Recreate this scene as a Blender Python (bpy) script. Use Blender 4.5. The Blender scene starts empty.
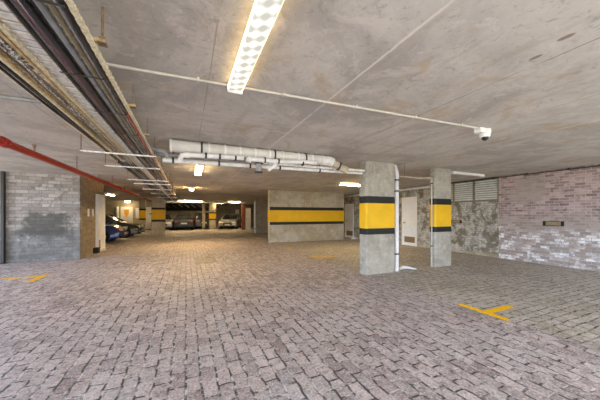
import bpy, bmesh, math, random
from mathutils import Vector, Matrix
random.seed(7)
PI = math.pi
S = bpy.context.scene
COL = S.collection

# ------------------------------------------------------------------ camera
H = 2.6                                   # ceiling height
cam_d = bpy.data.cameras.new('camera')
cam_d.sensor_width = 36.0
cam_d.lens = 15.48
cam_d.shift_y = 0.025
cam_d.clip_start = 0.05
cam = bpy.data.objects.new('camera', cam_d)
cam.location = (0, 0, 1.368)
cam.rotation_euler = (PI/2, 0, -math.radians(23.84))
COL.objects.link(cam)
S.camera = cam

# ------------------------------------------------------------------ daylight + exposure
W = bpy.data.worlds.new('daylight'); S.world = W
W.use_nodes = True
bg = W.node_tree.nodes['Background']
bg.inputs['Strength'].default_value = 6.0
_nt = W.node_tree                          # cool sky above the horizon, warm sunlit forecourt below it
_tc = _nt.nodes.new('ShaderNodeTexCoord'); _sp = _nt.nodes.new('ShaderNodeSeparateXYZ'); _rp = _nt.nodes.new('ShaderNodeValToRGB')
_nt.links.new(_tc.outputs['Generated'], _sp.inputs[0]); _mr = _nt.nodes.new('ShaderNodeMapRange')
_mr.inputs[1].default_value = -1; _nt.links.new(_sp.outputs[2], _mr.inputs[0]); _nt.links.new(_mr.outputs[0], _rp.inputs[0])
_rp.color_ramp.elements[0].position = 0.47; _rp.color_ramp.elements[0].color = (0.68, 0.655, 0.605, 1)
_rp.color_ramp.elements[1].position = 0.53; _rp.color_ramp.elements[1].color = (0.84, 0.88, 0.94, 1)
# the open street side (west) is brighter and bluer than the ramp side
_mx = _nt.nodes.new('ShaderNodeMapRange'); _mx.interpolation_type = 'SMOOTHSTEP'; _mx.inputs[1].default_value = -0.2; _mx.inputs[2].default_value = -0.9
_nt.links.new(_sp.outputs[0], _mx.inputs[0])
_mz = _nt.nodes.new('ShaderNodeMapRange'); _mz.inputs[1].default_value = -0.05; _mz.inputs[2].default_value = 0.08; _nt.links.new(_sp.outputs[2], _mz.inputs[0])
_mm = _nt.nodes.new('ShaderNodeMath'); _mm.operation = 'MULTIPLY'; _nt.links.new(_mx.outputs[0], _mm.inputs[0]); _nt.links.new(_mz.outputs[0], _mm.inputs[1])
_mix = _nt.nodes.new('ShaderNodeMix'); _mix.data_type = 'RGBA'; _nt.links.new(_mm.outputs[0], _mix.inputs[0])
_nt.links.new(_rp.outputs[0], _mix.inputs[6]); _mix.inputs[7].default_value = (1.15, 1.48, 2.1, 1)
_nt.links.new(_mix.outputs[2], bg.inputs['Color'])
S.view_settings.view_transform = 'Standard'
S.view_settings.look = 'None'
S.view_settings.gamma = 1.0
S.view_settings.exposure = 0.1
LAMP_NEAR = 0.75
LAMP_FAR = 170.0

# ------------------------------------------------------------------ material helpers
def new_mat(name):
    m = bpy.data.materials.new(name); m.use_nodes = True
    nt = m.node_tree
    return m, nt, nt.nodes['Principled BSDF']
def N(nt, t, **kw):
    n = nt.nodes.new(t)
    for k, v in kw.items():
        if k in n.inputs: n.inputs[k].default_value = v
        else: setattr(n, k, v)
    return n
def L(nt, a, b): nt.links.new(a, b)
def rgba(c): return (c[0], c[1], c[2], 1)
def mixc(nt, fac, a, b, mode='MIX'):
    n = nt.nodes.new('ShaderNodeMix'); n.data_type = 'RGBA'; n.blend_type = mode; n.clamp_factor = True
    for sock, v in ((n.inputs[0], fac), (n.inputs[6], a), (n.inputs[7], b)):
        if isinstance(v, bpy.types.NodeSocket): L(nt, v, sock)
        elif isinstance(v, tuple): sock.default_value = rgba(v)
        else: sock.default_value = v
    return n.outputs[2]
def math_n(nt, op, a, b=0.0, c=0.0, clamp=False):
    n = nt.nodes.new('ShaderNodeMath'); n.operation = op; n.use_clamp = clamp
    for i, v in enumerate((a, b, c)):
        if isinstance(v, bpy.types.NodeSocket): L(nt, v, n.inputs[i])
        else: n.inputs[i].default_value = v
    return n.outputs[0]
def step(nt, v, lo, hi):
    n = nt.nodes.new('ShaderNodeMapRange'); n.clamp = True; n.interpolation_type = 'SMOOTHSTEP'
    L(nt, v, n.inputs[0]); n.inputs[1].default_value = lo; n.inputs[2].default_value = hi
    return n.outputs[0]
def pos(nt):
    g = nt.nodes.new('ShaderNodeNewGeometry'); s = nt.nodes.new('ShaderNodeSeparateXYZ')
    L(nt, g.outputs['Position'], s.inputs[0])
    return g.outputs['Position'], s.outputs[0], s.outputs[1], s.outputs[2]
def vec(nt, x, y, z=0.0):
    n = nt.nodes.new('ShaderNodeCombineXYZ')
    for i, v in enumerate((x, y, z)):
        if isinstance(v, bpy.types.NodeSocket): L(nt, v, n.inputs[i])
        else: n.inputs[i].default_value = v
    return n.outputs[0]
def noise(nt, v, scale, detail=4, rough=0.6, dist=0.0):
    n = N(nt, 'ShaderNodeTexNoise', Scale=scale, Detail=detail, Roughness=rough, Distortion=dist)
    L(nt, v, n.inputs['Vector']); return n.outputs['Fac']
def bump(nt, b, hgt, strength, dist=0.01):
    n = N(nt, 'ShaderNodeBump', Strength=strength, Distance=dist)
    L(nt, hgt, n.inputs['Height']); L(nt, n.outputs[0], b.inputs['Normal'])
def plain(name, c, rough=0.5, metal=0.0, var=0.12, scale=9.0, spec=0.5, emit=None, es=0.0):
    m, nt, b = new_mat(name)
    tc = nt.nodes.new('ShaderNodeTexCoord')
    nz = noise(nt, tc.outputs['Object'], scale, 3)
    lo = tuple(x*(1-var) for x in c); hi = tuple(min(1, x*(1+var)) for x in c)
    L(nt, mixc(nt, step(nt, nz, 0.3, 0.7), lo, hi), b.inputs['Base Color'])
    b.inputs['Roughness'].default_value = rough; b.inputs['Metallic'].default_value = metal
    b.inputs['Specular IOR Level'].default_value = spec
    if emit:
        b.inputs['Emission Color'].default_value = rgba(emit); b.inputs['Emission Strength'].default_value = es
    return m

def concrete(name, base, stain, pale, s=1.0, rough=0.85):
    m, nt, b = new_mat(name)
    p, x, y, z = pos(nt)
    n1 = noise(nt, p, 0.9*s, 6, 0.65, 0.6); n2 = noise(nt, p, 4.0*s, 6, 0.7); n3 = noise(nt, p, 40, 3)
    n4 = noise(nt, p, 11.0*s, 6, 0.75, 1.0)
    c = mixc(nt, step(nt, n1, 0.40, 0.60), base, stain)
    c = mixc(nt, math_n(nt, 'MULTIPLY', step(nt, n2, 0.48, 0.66), 0.7), c, pale)
    c = mixc(nt, math_n(nt, 'MULTIPLY', step(nt, n4, 0.54, 0.68), 0.5), c, tuple(q*0.7 for q in stain))
    c = mixc(nt, math_n(nt, 'MULTIPLY', step(nt, n3, 0.54, 0.72), 0.4), c, tuple(q*0.7 for q in stain))
    L(nt, c, b.inputs['Base Color']); b.inputs['Roughness'].default_value = rough
    bump(nt, b, math_n(nt, 'ADD', n2, math_n(nt, 'MULTIPLY', n3, 0.3)), 0.35, 0.01)
    return m

def ceiling_mat():
    m, nt, b = new_mat('board_marked_concrete_soffit')
    p, x, y, z = pos(nt)
    n1 = noise(nt, p, 0.55, 7, 0.68, 1.2); n2 = noise(nt, p, 2.6, 7, 0.72, 0.8); n3 = noise(nt, p, 30, 4)
    pw = vec(nt, math_n(nt, 'MULTIPLY', x, 3.0), math_n(nt, 'MULTIPLY', y, 0.35), 0.0)
    n4 = noise(nt, pw, 1.2, 5, 0.6)                      # streaks along the boards
    n6 = noise(nt, p, 7.0, 6, 0.75, 1.5)
    c = mixc(nt, step(nt, n1, 0.40, 0.60), (0.56, 0.525, 0.475), (0.40, 0.37, 0.335))
    c = mixc(nt, math_n(nt, 'MULTIPLY', step(nt, n2, 0.50, 0.66), 0.7), c, (0.62, 0.57, 0.52))
    c = mixc(nt, math_n(nt, 'MULTIPLY', step(nt, n4, 0.52, 0.70), 0.5), c, (0.38, 0.315, 0.25))
    n5 = noise(nt, p, 1.1, 3, 0.5, 2.0)
    c = mixc(nt, math_n(nt, 'MULTIPLY', step(nt, n5, 0.56, 0.72), 0.6), c, (0.46, 0.34, 0.20))
    c = mixc(nt, math_n(nt, 'MULTIPLY', step(nt, n6, 0.55, 0.66), 0.55), c, (0.28, 0.26, 0.235))
    c = mixc(nt, math_n(nt, 'MULTIPLY', step(nt, n6, 0.44, 0.34), 0.45), c, (0.66, 0.62, 0.58))
    c = mixc(nt, math_n(nt, 'MULTIPLY', step(nt, n3, 0.56, 0.72), 0.45), c, (0.27, 0.24, 0.215))
    # two dark scrape marks and board joints
    wob = math_n(nt, 'MULTIPLY', math_n(nt, 'SUBTRACT', n2, 0.5), 0.035)
    xw = math_n(nt, 'ADD', x, wob)
    brk = noise(nt, p, 1.6, 3, 0.6)
    hgt = n2
    for jx, w, colr, amt in ((0.19, 0.004, (0.24, 0.19, 0.15), 0.6), (1.40, 0.009, (0.74, 0.70, 0.65), 0.8),
                             (2.63, 0.007, (0.22, 0.19, 0.17), 0.7), (3.85, 0.008, (0.34, 0.29, 0.26), 0.6), (4.90, 0.010, (0.76, 0.72, 0.66), 0.8),
                             (6.1, 0.008, (0.36, 0.31, 0.27), 0.6), (7.3, 0.008, (0.66, 0.6, 0.55), 0.6),
                             (-1.55, 0.008, (0.34, 0.30, 0.27), 0.7), (-2.8, 0.008, (0.6, 0.56, 0.52), 0.6)):
        d = math_n(nt, 'ABSOLUTE', math_n(nt, 'SUBTRACT', xw, jx))
        ln = math_n(nt, 'SUBTRACT', 1.0, step(nt, d, w*0.6, w*1.8))
        ln = math_n(nt, 'MULTIPLY', ln, math_n(nt, 'MULTIPLY', step(nt, brk, 0.33, 0.55), amt))
        c = mixc(nt, ln, c, colr)
    for jy in (-0.2, 3.55, 7.2, 10.9, 14.6):
        d = math_n(nt, 'ABSOLUTE', math_n(nt, 'SUBTRACT', math_n(nt, 'ADD', y, wob), jy))
        ln = math_n(nt, 'MULTIPLY', math_n(nt, 'SUBTRACT', 1.0, step(nt, d, 0.004, 0.014)), 0.4)
        c = mixc(nt, ln, c, (0.27, 0.23, 0.2))
    for cx, cy, rx, ry in ((2.41, 0.89, 0.025, 0.05), (2.50, 1.10, 0.022, 0.045)):
        dx = math_n(nt, 'DIVIDE', math_n(nt, 'SUBTRACT', xw, cx), rx); dy = math_n(nt, 'DIVIDE', math_n(nt, 'SUBTRACT', y, cy), ry)
        r2 = math_n(nt, 'ADD', math_n(nt, 'MULTIPLY', dx, dx), math_n(nt, 'MULTIPLY', dy, dy))
        c = mixc(nt, math_n(nt, 'MULTIPLY', math_n(nt, 'SUBTRACT', 1.0, step(nt, r2, 0.5, 1.3)), 0.75), c, (0.16, 0.10, 0.06))
    L(nt, c, b.inputs['Base Color']); b.inputs['Roughness'].default_value = 0.8
    bump(nt, b, math_n(nt, 'ADD', n2, math_n(nt, 'MULTIPLY', n3, 0.25)), 0.35, 0.012)
    return m

def paver_mat(name, along_y, c1, c2, mortar, dust, bw=0.205, rh=0.118, blot=(0.40, 0.39, 0.39)):
    m, nt, b = new_mat(name)
    p, x, y, z = pos(nt)
    w1 = N(nt, 'ShaderNodeTexNoise', Scale=6.0, Detail=3.0); L(nt, p, w1.inputs['Vector'])
    sv = nt.nodes.new('ShaderNodeSeparateXYZ'); L(nt, w1.outputs['Color'], sv.inputs[0])
    xx = math_n(nt, 'ADD', x, math_n(nt, 'MULTIPLY', math_n(nt, 'SUBTRACT', sv.outputs[0], 0.5), 0.055))
    yy = math_n(nt, 'ADD', y, math_n(nt, 'MULTIPLY', math_n(nt, 'SUBTRACT', sv.outputs[1], 0.5), 0.055))
    v = vec(nt, yy, xx) if along_y else vec(nt, xx, yy)
    br = N(nt, 'ShaderNodeTexBrick', offset=0.5, Scale=1.0, **{'Mortar Size': 0.011, 'Mortar Smooth': 0.45, 'Bias': 0.0, 'Brick Width': bw, 'Row Height': rh})
    br.inputs['Color1'].default_value = (0, 0, 0, 1); br.inputs['Color2'].default_value = (1, 1, 1, 1); br.inputs['Mortar'].default_value = (0.5, 0.5, 0.5, 1)
    L(nt, v, br.inputs['Vector'])
    n1 = noise(nt, p, 0.8, 6, 0.65, 0.8); n2 = noise(nt, p, 55, 4, 0.7); n3 = noise(nt, p, 3.0, 5, 0.7); n4 = noise(nt, p, 9.0, 4, 0.7)
    n5 = noise(nt, p, 22, 5, 0.75); n6 = noise(nt, p, 1.7, 5, 0.7, 1.0)
    c = mixc(nt, br.outputs['Color'], c1, c2)
    c = mixc(nt, math_n(nt, 'MULTIPLY', step(nt, n1, 0.42, 0.62), 0.6), c, dust)
    c = mixc(nt, math_n(nt, 'MULTIPLY', step(nt, n6, 0.52, 0.66), 0.6), c, blot)
    c = mixc(nt, math_n(nt, 'MULTIPLY', step(nt, n3, 0.54, 0.70), 0.5), c, tuple(q*0.5 for q in c1))
    c = mixc(nt, math_n(nt, 'MULTIPLY', step(nt, n4, 0.56, 0.68), 0.45), c, (0.42, 0.28, 0.19))
    n7 = noise(nt, p, 13, 5, 0.75, 0.8)
    c = mixc(nt, math_n(nt, 'MULTIPLY', step(nt, n7, 0.53, 0.64), 0.55), c, tuple(q*0.55 for q in c1))
    c = mixc(nt, math_n(nt, 'MULTIPLY', step(nt, n7, 0.46, 0.36), 0.45), c, tuple(min(1, q*1.35) for q in dust))
    c = mixc(nt, math_n(nt, 'MULTIPLY', step(nt, n5, 0.52, 0.64), 0.65), c, tuple(q*0.42 for q in c1))
    c = mixc(nt, math_n(nt, 'MULTIPLY', step(nt, n2, 0.50, 0.66), 0.6), c, tuple(min(1, q*1.7) for q in dust))
    jm = mixc(nt, step(nt, n4, 0.40, 0.56), mortar, tuple(q*0.10 for q in mortar))
    c = mixc(nt, br.outputs['Fac'], c, jm)
    L(nt, c, b.inputs['Base Color'])
    L(nt, math_n(nt, 'ADD', 0.48, math_n(nt, 'MULTIPLY', n3, 0.3)), b.inputs['Roughness'])
    hgt = math_n(nt, 'ADD', math_n(nt, 'MULTIPLY', math_n(nt, 'SUBTRACT', 1.0, br.outputs['Fac']), 1.0),
                 math_n(nt, 'ADD', math_n(nt, 'MULTIPLY', n2, 0.35), math_n(nt, 'MULTIPLY', n4, 0.6)))
    bump(nt, b, hgt, 1.0, 0.03)
    return m

def brick_mat(name, axis, c1, c2, mortar, bw=0.20, rh=0.073, patch=None):
    """patch(nt, c, p, a, z, brick_fac) may add stains of its own shape"""
    m, nt, b = new_mat(name)
    p, x, y, z = pos(nt)
    a = x if axis == 'x' else y
    br = N(nt, 'ShaderNodeTexBrick', offset=0.5, Scale=1.0, **{'Mortar Size': 0.007, 'Mortar Smooth': 0.2, 'Bias': 0.0, 'Brick Width': bw, 'Row Height': rh})
    br.inputs['Color1'].default_value = (0, 0, 0, 1); br.inputs['Color2'].default_value = (1, 1, 1, 1); br.inputs['Mortar'].default_value = (0.5, 0.5, 0.5, 1)
    wz = noise(nt, p, 2.0, 2)
    zz = math_n(nt, 'ADD', z, math_n(nt, 'MULTIPLY', math_n(nt, 'SUBTRACT', wz, 0.5), 0.03))
    L(nt, vec(nt, a, zz), br.inputs['Vector'])
    n1 = noise(nt, p, 1.1, 6, 0.7, 0.6); n2 = noise(nt, p, 6.0, 5, 0.7); n3 = noise(nt, p, 45, 3)
    c = mixc(nt, br.outputs['Color'], c1, c2)
    c = mixc(nt, math_n(nt, 'MULTIPLY', step(nt, n2, 0.5, 0.68), 0.65), c, tuple(q*0.5 for q in c1))
    c = mixc(nt, br.outputs['Fac'], c, mortar)
    c = mixc(nt, math_n(nt, 'MULTIPLY', step(nt, n3, 0.55, 0.8), 0.3), c, tuple(q*0.5 for q in mortar))
    if patch: c = patch(nt, c, p, a, z, br)
    L(nt, c, b.inputs['Base Color']); b.inputs['Roughness'].default_value = 0.9
    h = math_n(nt, 'ADD', math_n(nt, 'SUBTRACT', 1.0, br.outputs['Fac']), math_n(nt, 'MULTIPLY', n2, 0.7))
    bump(nt, b, h, 0.8, 0.012)
    return m

def patch_red(nt, c, p, a, z, br):
    n = noise(nt, p, 1.6, 5, 0.7, 0.5); nb = noise(nt, p, 7.0, 4, 0.7); nc = noise(nt, p, 3.0, 4, 0.7)
    zn = math_n(nt, 'ADD', z, math_n(nt, 'MULTIPLY', math_n(nt, 'SUBTRACT', n, 0.5), 0.9))
    low = math_n(nt, 'SUBTRACT', 1.0, step(nt, zn, 1.20, 1.55))
    c = mixc(nt, math_n(nt, 'MULTIPLY', low, 0.55), c, (0.36, 0.31, 0.25))
    # salt bloom on the lower courses, whole brick faces at a time
    sb = nt.nodes.new('ShaderNodeSeparateColor'); L(nt, br.outputs['Color'], sb.inputs[0])
    salt = math_n(nt, 'MULTIPLY', math_n(nt, 'SUBTRACT', 1.0, step(nt, zn, 0.75, 1.10)), step(nt, math_n(nt, 'ADD', math_n(nt, 'MULTIPLY', sb.outputs[0], 0.45), math_n(nt, 'MULTIPLY', nb, 0.9)), 0.58, 0.78))
    salt = math_n(nt, 'MULTIPLY', salt, math_n(nt, 'SUBTRACT', 1.0, br.outputs['Fac']))
    salt = math_n(nt, 'MULTIPLY', salt, step(nt, nc, 0.36, 0.55))
    c = mixc(nt, math_n(nt, 'MULTIPLY', salt, 0.9), c, (0.82, 0.82, 0.80))
    dk = step(nt, noise(nt, p, 9.0, 5, 0.75, 1.0), 0.56, 0.68)
    c = mixc(nt, math_n(nt, 'MULTIPLY', dk, 0.7), c, (0.12, 0.09, 0.075))
    # old plaster patch by the louvre
    dy = math_n(nt, 'DIVIDE', math_n(nt, 'SUBTRACT', a, 4.25), 0.5); dz = math_n(nt, 'DIVIDE', math_n(nt, 'SUBTRACT', z, 2.1), 0.42)
    r2 = math_n(nt, 'ADD', math_n(nt, 'MULTIPLY', dy, dy), math_n(nt, 'MULTIPLY', dz, dz))
    r2 = math_n(nt, 'ADD', r2, math_n(nt, 'MULTIPLY', math_n(nt, 'SUBTRACT', noise(nt, p, 3.5, 6, 0.75), 0.5), 4.0))
    c = mixc(nt, math_n(nt, 'MULTIPLY', math_n(nt, 'SUBTRACT', 1.0, step(nt, r2, 0.5, 1.2)), 0.7), c, (0.37, 0.32, 0.28))
    wsp = step(nt, noise(nt, p, 4.2, 5, 0.75), 0.64, 0.74)
    return mixc(nt, math_n(nt, 'MULTIPLY', wsp, 0.6), c, (0.58, 0.54, 0.50))
def patch_mossy(nt, c, p, a, z, br):
    n = noise(nt, p, 2.6, 6, 0.75, 0.6); nb = noise(nt, p, 7.0, 5, 0.75)
    c = mixc(nt, math_n(nt, 'MULTIPLY', step(nt, nb, 0.42, 0.58), 0.8), c, (0.58, 0.57, 0.50))
    c = mixc(nt, math_n(nt, 'MULTIPLY', step(nt, n, 0.47, 0.58), 0.85), c, (0.12, 0.095, 0.05))
    c = mixc(nt, math_n(nt, 'MULTIPLY', br.outputs['Fac'], 0.6), c, (0.20, 0.18, 0.13))
    zn = math_n(nt, 'ADD', z, math_n(nt, 'MULTIPLY', math_n(nt, 'SUBTRACT', nb, 0.5), 0.4))
    return mixc(nt, math_n(nt, 'MULTIPLY', math_n(nt, 'SUBTRACT', 1.0, step(nt, zn, -0.02, 0.22)), 0.6), c, (0.46, 0.37, 0.24))
def patch_left(nt, c, p, a, z, br):
    n = noise(nt, p, 2.6, 7, 0.8, 0.8)
    an = math_n(nt, 'ADD', a, math_n(nt, 'MULTIPLY', math_n(nt, 'SUBTRACT', n, 0.5), 1.6))
    zn = math_n(nt, 'ADD', z, math_n(nt, 'MULTIPLY', math_n(nt, 'SUBTRACT', n, 0.5), 0.5))
    # old dark grey paint patch, and a smooth grey render below it
    low = math_n(nt, 'SUBTRACT', 1.0, step(nt, zn, 0.86, 1.0))
    c = mixc(nt, math_n(nt, 'MULTIPLY', low, 0.75), c, mixc(nt, step(nt, noise(nt, p, 3.0, 5, 0.75), 0.42, 0.62), (0.09, 0.094, 0.092), (0.22, 0.224, 0.22)))
    w1 = math_n(nt, 'MULTIPLY', step(nt, an, -4.55, -4.2), math_n(nt, 'SUBTRACT', 1.0, step(nt, an, -3.5, -3.1)))
    h1 = math_n(nt, 'MULTIPLY', step(nt, zn, 0.62, 0.85), math_n(nt, 'SUBTRACT', 1.0, step(nt, zn, 1.36, 1.46)))
    c = mixc(nt, math_n(nt, 'MULTIPLY', math_n(nt, 'MULTIPLY', w1, h1), 0.85), c, (0.075, 0.075, 0.065))
    pale = step(nt, noise(nt, p, 3.4, 5, 0.75), 0.6, 0.75)
    return mixc(nt, math_n(nt, 'MULTIPLY', pale, 0.5), c, (0.62, 0.62, 0.60))

M = {}
M['soffit'] = ceiling_mat()
M['lane'] = paver_mat('purple_grey_pavers', True, (0.27, 0.205, 0.19), (0.58, 0.485, 0.455), (0.66, 0.60, 0.55), (0.56, 0.50, 0.485))
M['bay'] = paver_mat('grey_bay_pavers', False, (0.32, 0.28, 0.23), (0.52, 0.48, 0.41), (0.56, 0.50, 0.42), (0.56, 0.52, 0.46), blot=(0.34, 0.265, 0.17))
M['wall_red'] = brick_mat('stained_red_brick', 'y', (0.22, 0.15, 0.14), (0.54, 0.40, 0.37), (0.48, 0.44, 0.40), patch=patch_red)
M['wall_moss'] = brick_mat('mouldy_brick', 'y', (0.30, 0.27, 0.22), (0.40, 0.37, 0.31), (0.36, 0.33, 0.28), patch=patch_mossy)
M['wall_left'] = brick_mat('pale_block_wall', 'x', (0.25, 0.225, 0.20), (0.49, 0.445, 0.41), (0.22, 0.21, 0.185), 0.29, 0.10, patch=patch_left)
M['wall_brown'] = brick_mat('brown_block_wall', 'y', (0.24, 0.19, 0.12), (0.34, 0.27, 0.18), (0.28, 0.22, 0.15), 0.36, 0.11)
M['wall_far'] = concrete('buff_render', (0.40, 0.34, 0.24), (0.31, 0.26, 0.18), (0.45, 0.39, 0.28))
M['concrete'] = concrete('cast_concrete', (0.39, 0.36, 0.295), (0.285, 0.258, 0.205), (0.47, 0.445, 0.38), 2.0)
M['wall_mid'] = concrete('cast_concrete_warm', (0.46, 0.42, 0.33), (0.36, 0.30, 0.20), (0.52, 0.49, 0.41), 1.2)
M['yellow'] = plain('safety_yellow_paint', (0.74, 0.435, 0.012), 0.5, var=0.06, scale=3, spec=0.25)
M['black_paint'] = plain('black_paint', (0.016, 0.018, 0.016), 0.5, spec=0.25)
M['line_yellow'] = plain('worn_yellow_line_paint', (0.88, 0.50, 0.008), 0.8, spec=0.15, var=0.1, scale=30)
M['white'] = plain('white_plastic', (0.78, 0.76, 0.71), 0.35, var=0.05)
M['white_paint'] = plain('white_door_paint', (0.78, 0.77, 0.73), 0.4, var=0.05, scale=3)
M['lagging'] = plain('white_pipe_lagging', (0.64, 0.61, 0.55), 0.6, var=0.08, scale=6)
M['upvc'] = plain('white_pipe', (0.72, 0.71, 0.68), 0.35, var=0.1)
M['dusty'] = plain('dusty_cream_conduit', (0.52, 0.49, 0.42), 0.5, var=0.1)
M['soilbrown'] = plain('brown_stained_pipe', (0.44, 0.36, 0.26), 0.55, var=0.25)
M['greypipe'] = plain('grey_pipe', (0.26, 0.26, 0.25), 0.5, var=0.2)
M['red'] = plain('red_sprinkler_paint', (0.36, 0.026, 0.012), 0.4, var=0.12, spec=0.3)
M['galv'] = plain('galvanised_steel', (0.78, 0.76, 0.72), 0.5, 0.0, var=0.2, scale=25)
M['cream'] = plain('cream_painted_steel', (0.66, 0.58, 0.40), 0.5, 0.1, var=0.25, scale=40)
M['gold'] = plain('yellowed_zinc_steel', (0.52, 0.38, 0.18), 0.42, 0.4, var=0.3, scale=30)
M['rod'] = plain('rusty_rod', (0.24, 0.17, 0.10), 0.6, 0.4, var=0.3, scale=30)
M['cab_black'] = plain('black_cable_sheath', (0.009, 0.0095, 0.012), 0.22, var=0.3)
M['cab_dark'] = plain('charcoal_cable_sheath', (0.07, 0.07, 0.075), 0.33, var=0.3)
M['cab_grey'] = plain('grey_cable_sheath', (0.20, 0.205, 0.21), 0.25, var=0.2)
M['cab_brown'] = plain('brown_cable_sheath', (0.22, 0.18, 0.11), 0.4, var=0.2)
M['cab_red'] = plain('dark_red_cable_sheath', (0.17, 0.03, 0.03), 0.4, var=0.2)
M['cab_fire'] = plain('red_cable_sheath', (0.42, 0.05, 0.04), 0.4, var=0.2)
M['cab_white'] = plain('white_cable_sheath', (0.66, 0.64, 0.60), 0.4, var=0.2)
M['dark'] = plain('dark_metal', (0.04, 0.037, 0.032), 0.5, 0.3)
M['void'] = plain('dark_void_and_underside', (0.03, 0.028, 0.024), 0.9)
M['joist'] = plain('dark_joist', (0.12, 0.105, 0.08), 0.9)  # joists in one even dark brown
M['brass'] = plain('brass_grille', (0.30, 0.21, 0.08), 0.45, 0.6, var=0.3, scale=30)
M['louvre'] = plain('pale_louvre_slat', (0.62, 0.64, 0.58), 0.35, var=0.1)
M['louvre_frame'] = plain('olive_louvre_frame', (0.17, 0.15, 0.095), 0.5)
M['kick'] = plain('brown_kick_plate', (0.24, 0.155, 0.08), 0.5)
M['paper'] = plain('white_paper', (0.74, 0.76, 0.78), 0.6, var=0.04)
M['tyre'] = plain('tyre_rubber', (0.02, 0.02, 0.02), 0.8)
M['alloy'] = plain('alloy_rim', (0.5, 0.5, 0.5), 0.3, 0.8)
M['glass'] = plain('dark_car_glass', (0.02, 0.022, 0.025), 0.06, var=0.05)
M['iron'] = plain('worn_cover_steel', (0.24, 0.21, 0.17), 0.5, 0.3, var=0.3, scale=20)
M['lid'] = plain('brown_cover_plate', (0.30, 0.25, 0.19), 0.55, 0.1, var=0.3, scale=12)
M['orange'] = plain('orange_sign', (0.80, 0.36, 0.02), 0.5)
M['post_red'] = plain('oxide_red_paint', (0.20, 0.055, 0.03), 0.5)
M['chrome'] = plain('chrome', (0.6, 0.6, 0.6), 0.2, 0.9)
M['blue'] = plain('blue_car_paint', (0.02, 0.04, 0.16), 0.15, 0.2)
M['carblack'] = plain('black_car_paint', (0.010, 0.011, 0.012), 0.3, 0.0, spec=0.35)
M['cargrey'] = plain('charcoal_car_paint', (0.03, 0.03, 0.032), 0.25, 0.0)
M['carsilver'] = plain('silver_car_paint', (0.42, 0.42, 0.40), 0.25, 0.4)
M['carpale'] = plain('pale_silver_car_paint', (0.55, 0.54, 0.50), 0.25, 0.3)
M['headlamp'] = plain('headlamp_lens', (0.65, 0.65, 0.62), 0.15)
M['taillamp'] = plain('tail_lamp_lens', (0.16, 0.015, 0.012), 0.2)
M['amber'] = plain('amber_lens', (0.6, 0.22, 0.04), 0.25)
M['plate'] = plain('pale_plate', (0.6, 0.58, 0.5), 0.4)

def lamp_mat(name, colr, s, cells=False):
    m, nt, b = new_mat(name)
    b.inputs['Base Color'].default_value = (0.25, 0.25, 0.23, 1); b.inputs['Roughness'].default_value = 0.3
    b.inputs['Emission Color'].default_value = rgba(colr); b.inputs['Emission Strength'].default_value = s
    if cells:                                   # prismatic lens: rows of bright cells over the tube
        p, x, y, z = pos(nt)
        fx = math_n(nt, 'MULTIPLY', math_n(nt, 'SUBTRACT', x, 0.425), 1/0.062)
        fy = math_n(nt, 'MULTIPLY', y, 1/0.105)
        a = math_n(nt, 'SINE', math_n(nt, 'MULTIPLY', math_n(nt, 'ADD', fy, math_n(nt, 'MULTIPLY', fx, 0.35)), 2*PI))
        c2 = math_n(nt, 'SINE', math_n(nt, 'MULTIPLY', math_n(nt, 'SUBTRACT', fx, math_n(nt, 'MULTIPLY', fy, 0.2)), 2*PI*0.8))
        v = math_n(nt, 'ADD', math_n(nt, 'MULTIPLY', a, 0.5), math_n(nt, 'MULTIPLY', c2, 0.35))
        st = math_n(nt, 'MULTIPLY', math_n(nt, 'ADD', math_n(nt, 'MULTIPLY', step(nt, v, -0.6, 0.7), 0.85), 0.62), s)
        L(nt, st, b.inputs['Emission Strength'])
    return m
M['lamp_near'] = lamp_mat('lit_prismatic_lens', (1.0, 0.97, 0.86), LAMP_NEAR, True)
M['lamp_far'] = lamp_mat('lit_warm_lens', (1.0, 0.74, 0.37), LAMP_FAR)
M['lamp_deep'] = lamp_mat('lit_warm_lens_deep', (1.0, 0.70, 0.33), LAMP_FAR*1.9)
M['lamp_mid'] = lamp_mat('lit_warm_lens_softer', (1.0, 0.74, 0.37), LAMP_FAR*0.5)
M['lamp_dim'] = lamp_mat('weakly_lit_warm_lens', (1.0, 0.76, 0.42), LAMP_FAR*0.3)
M['lip_glow'] = lamp_mat('lip_added_ceiling_glow', (1.0, 0.72, 0.34), 4.5)  # glow added to the lips to warm the ceiling beside the near lamp

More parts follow.
